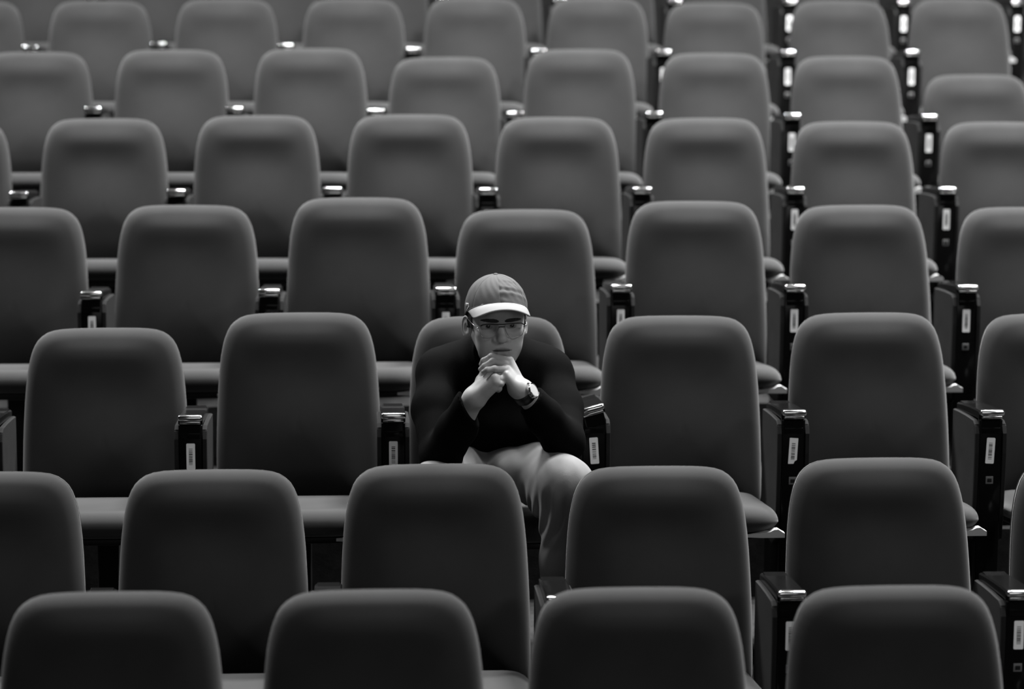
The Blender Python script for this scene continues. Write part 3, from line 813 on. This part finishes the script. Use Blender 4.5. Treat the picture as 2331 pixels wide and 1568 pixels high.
# small white embroidered squiggle above the ear
b = MB(); sq = [(133, 690), (140, 640), (155, 690), (165, 640), (172, 690), (160, 690), (182, 665), (186, 700), (165, 705), (160, 740), (148, 750)]
sq = [(133, 680), (138, 645), (148, 640), (152, 670), (146, 690), (156, 660), (168, 645), (178, 655), (178, 675), (168, 682), (182, 690), (184, 705), (170, 715), (164, 735), (152, 750)]
azs = np.linspace(-2.15, -1.15, 110); tss = np.linspace(0, .36, 60)
gp = np.array([[H(cap_pt(az, t, .0010)) for t in tss] for az in azs]).reshape(-1, 3)
gx = 1165.5+F_PX*gp[:, 0]/-gp[:, 2]; gy = 784-F_PX*gp[:, 1]/-gp[:, 2]
pts = []
for zx, zy in sq:
    px, py = 1041.2+zx/7.125, 600+zy/7.125
    pts.append(W(gp[np.argmin((gx-px)**2+(gy-py)**2+1e4*(gp[:, 2] < H(cc)[2]-.03))]))
b.tube(pts, .0009, 5); b.build('embroidery', M_EMB, cap)
# ---- glasses
ZL = .0185
def gl(pts): return [screen_to_head(1040+a/7.125, 600+b_/7.125, ZL-.6*max(0, abs((1040+a/7.125)-1141)-30)*.00114*.5) for a, b_ in pts]
lensL = [(395, 1003), (440, 987), (520, 984), (600, 987), (660, 992), (682, 1010), (678, 1050), (662, 1095), (635, 1148), (597, 1192), (520, 1208), (440, 1203), (400, 1172), (378, 1115), (366, 1060), (372, 1025)]
lensR = [(782, 1005), (800, 988), (860, 980), (940, 972), (1020, 966), (1068, 970), (1092, 1000), (1090, 1060), (1072, 1128), (1045, 1162), (980, 1188), (885, 1190), (832, 1160), (798, 1095), (782, 1045)]
def dens(P, n=3):
    P = [np.array(p) for p in P]; out = []
    N = len(P)
    for i in range(N):
        p0, p1, p2, p3 = P[i-1], P[i], P[(i+1) % N], P[(i+2) % N]
        for k in range(n):
            t = k/n; out.append(.5*((2*p1)+(-p0+p2)*t+(2*p0-5*p1+4*p2-p3)*t*t+(-p0+3*p1-3*p2+p3)*t**3))
    return out
glasses = empty('glasses', (0, 0, 0)); glasses.parent = man
wire_top = MB(); wire = MB()
for L_ in (lensL, lensR):
    P_ = dens(gl(L_)); cen = np.mean(P_, 0)
    wire.tube([W(H(p)) for p in P_], .00085, 6, closed=True)
    v = [W(H(p)) for p in P_]; n = len(v)
    up_ = [p for p in P_ if p[1] > cen[1]+.010]
    b = MB(); vv = [W(H(cen+np.array([0, 0, .0015])))]+v; b.add(vv, [(0, 1+k, 1+(k+1) % n) for k in range(n)])
    b.build('lens', M_LENS, glasses)
wire.build('rim', M_WIREL, glasses)
w1 = [screen_to_head(1040+a/7.125, 600+b_/7.125, ZL+.0006) for a, b_ in [(385, 1010), (430, 988), (520, 980), (620, 984), (735, 984), (850, 976), (950, 968), (1040, 963), (1085, 985)]]
wire_top.tube([W(H(p)) for p in w1], .0014, 6)
w2 = [screen_to_head(1040+a/7.125, 600+b_/7.125, ZL+.0010) for a, b_ in [(680, 1030), (705, 1022), (760, 1020), (785, 1028)]]
wire_top.tube([W(H(p)) for p in w2], .0013, 6)
wire_top.build('bridge_bar', M_WIRE, glasses)
for a, b_, xs in ((368, 1045, -1), (1090, 1000, 1)):
    p0 = screen_to_head(1040+a/7.125, 600+b_/7.125, ZL-.006)
    hx = screen_to_head(1040+(328 if xs < 0 else 1128)/7.125, 600+(1046 if xs < 0 else 996)/7.125, ZL-.010)
    t = MB(); t.tube([W(H(p)) for p in (p0, hx, hx+np.array([0, 0, -.006]))], .0016, 6)
    e1 = np.array([xs*.0765, .010, -.080]); e2 = np.array([xs*.077, -.006, -.100])
    t.tube([W(H(p)) for p in (hx+np.array([0, 0, -.004]), hx*.5+e1*.5+np.array([xs*.0015, 0, 0]), e1, e2)], .0011, 6)
    t.build('temple', M_WIREL, glasses)
    # nose pads
    q = MB(); c_ = np.array([xs*.0095, -.008, .0125]); q.tube([W(H(c_+np.array([0, .004, 0]))), W(H(c_-np.array([0, .004, 0])))], .0016, 6); q.build('nose_pad', M_WIREL, glasses)
# ---- watch
watch = empty('wristwatch', (0, 0, 0)); watch.parent = man
fd = (elr-wl)/np.linalg.norm(elr-wl)      # along the forearm
wc = wl+fd*.008+np.array([.0, .0, 0])
nd_ = np.array([.80, .38, .46]); nd_ /= np.linalg.norm(nd_)
dc = Q(1213.5, 889, 6.445)+nd_*.003
b = MB(); ctr = wc
a1 = nd_-fd*(nd_@fd); a1 /= np.linalg.norm(a1); a2 = np.cross(fd, a1)
v = []; f = []; ns = 40
for k in range(ns):
    th_ = 2*math.pi*k/ns; rr = .0335-.0080*max(0.0, math.cos(th_))
    for off, dr in ((-.0150, 0), (-.0140, .0022), (.0125, .0022), (.0130, 0)):
        v.append(W(ctr+fd*off+(rr+dr-.001)*(math.cos(th_)*a1*1.0+math.sin(th_)*a2*.93)))
f = [(k*4+j, k*4+(j+1) % 4, ((k+1) % ns)*4+(j+1) % 4, ((k+1) % ns)*4+j) for k in range(ns) for j in range(4)]
b.add(v, f); b.build('strap', M_STRAP, watch)
t1 = np.cross(nd_, [0, 0, 1.0]); t1 /= np.linalg.norm(t1); t2 = np.cross(nd_, t1)
def disc(prof, m, name, n=40):
    b = MB(); v = []; f = []
    for r_, d_ in prof:
        for k in range(n):
            th_ = 2*math.pi*k/n; v.append(W(dc+nd_*d_+r_*(math.cos(th_)*t1+math.sin(th_)*t2)))
    for j in range(len(prof)-1):
        for k in range(n): f.append((j*n+k, j*n+(k+1) % n, (j+1)*n+(k+1) % n, (j+1)*n+k))
    f += [tuple(range(n))[::-1], tuple((len(prof)-1)*n+k for k in range(n))]
    b.add(v, f); return b.build(name, m, watch, smooth=False)
disc([(.0185, -.011), (.0205, -.009), (.0210, -.002), (.0205, .0005), (.0190, .0014), (.0178, .0008), (.0176, -.001)], M_STEEL, 'case')
disc([(.0172, -.002), (.0172, .0002), (.0150, .0008), (.005, .0010)], M_DIAL, 'dial')
disc([(.0179, -.0015), (.0179, .0001), (.0170, .0002), (.0168, -.0015)], M_STRAP, 'inner_ring')
b = MB(); pc = dc+nd_*(-.004)+t2*0+np.array([-.010, .0185, 0])
b.tube([W(pc), W(pc+(pc-dc)/np.linalg.norm(pc-dc)*.004)], .0028, 10); b.build('crown', M_STEEL, watch)
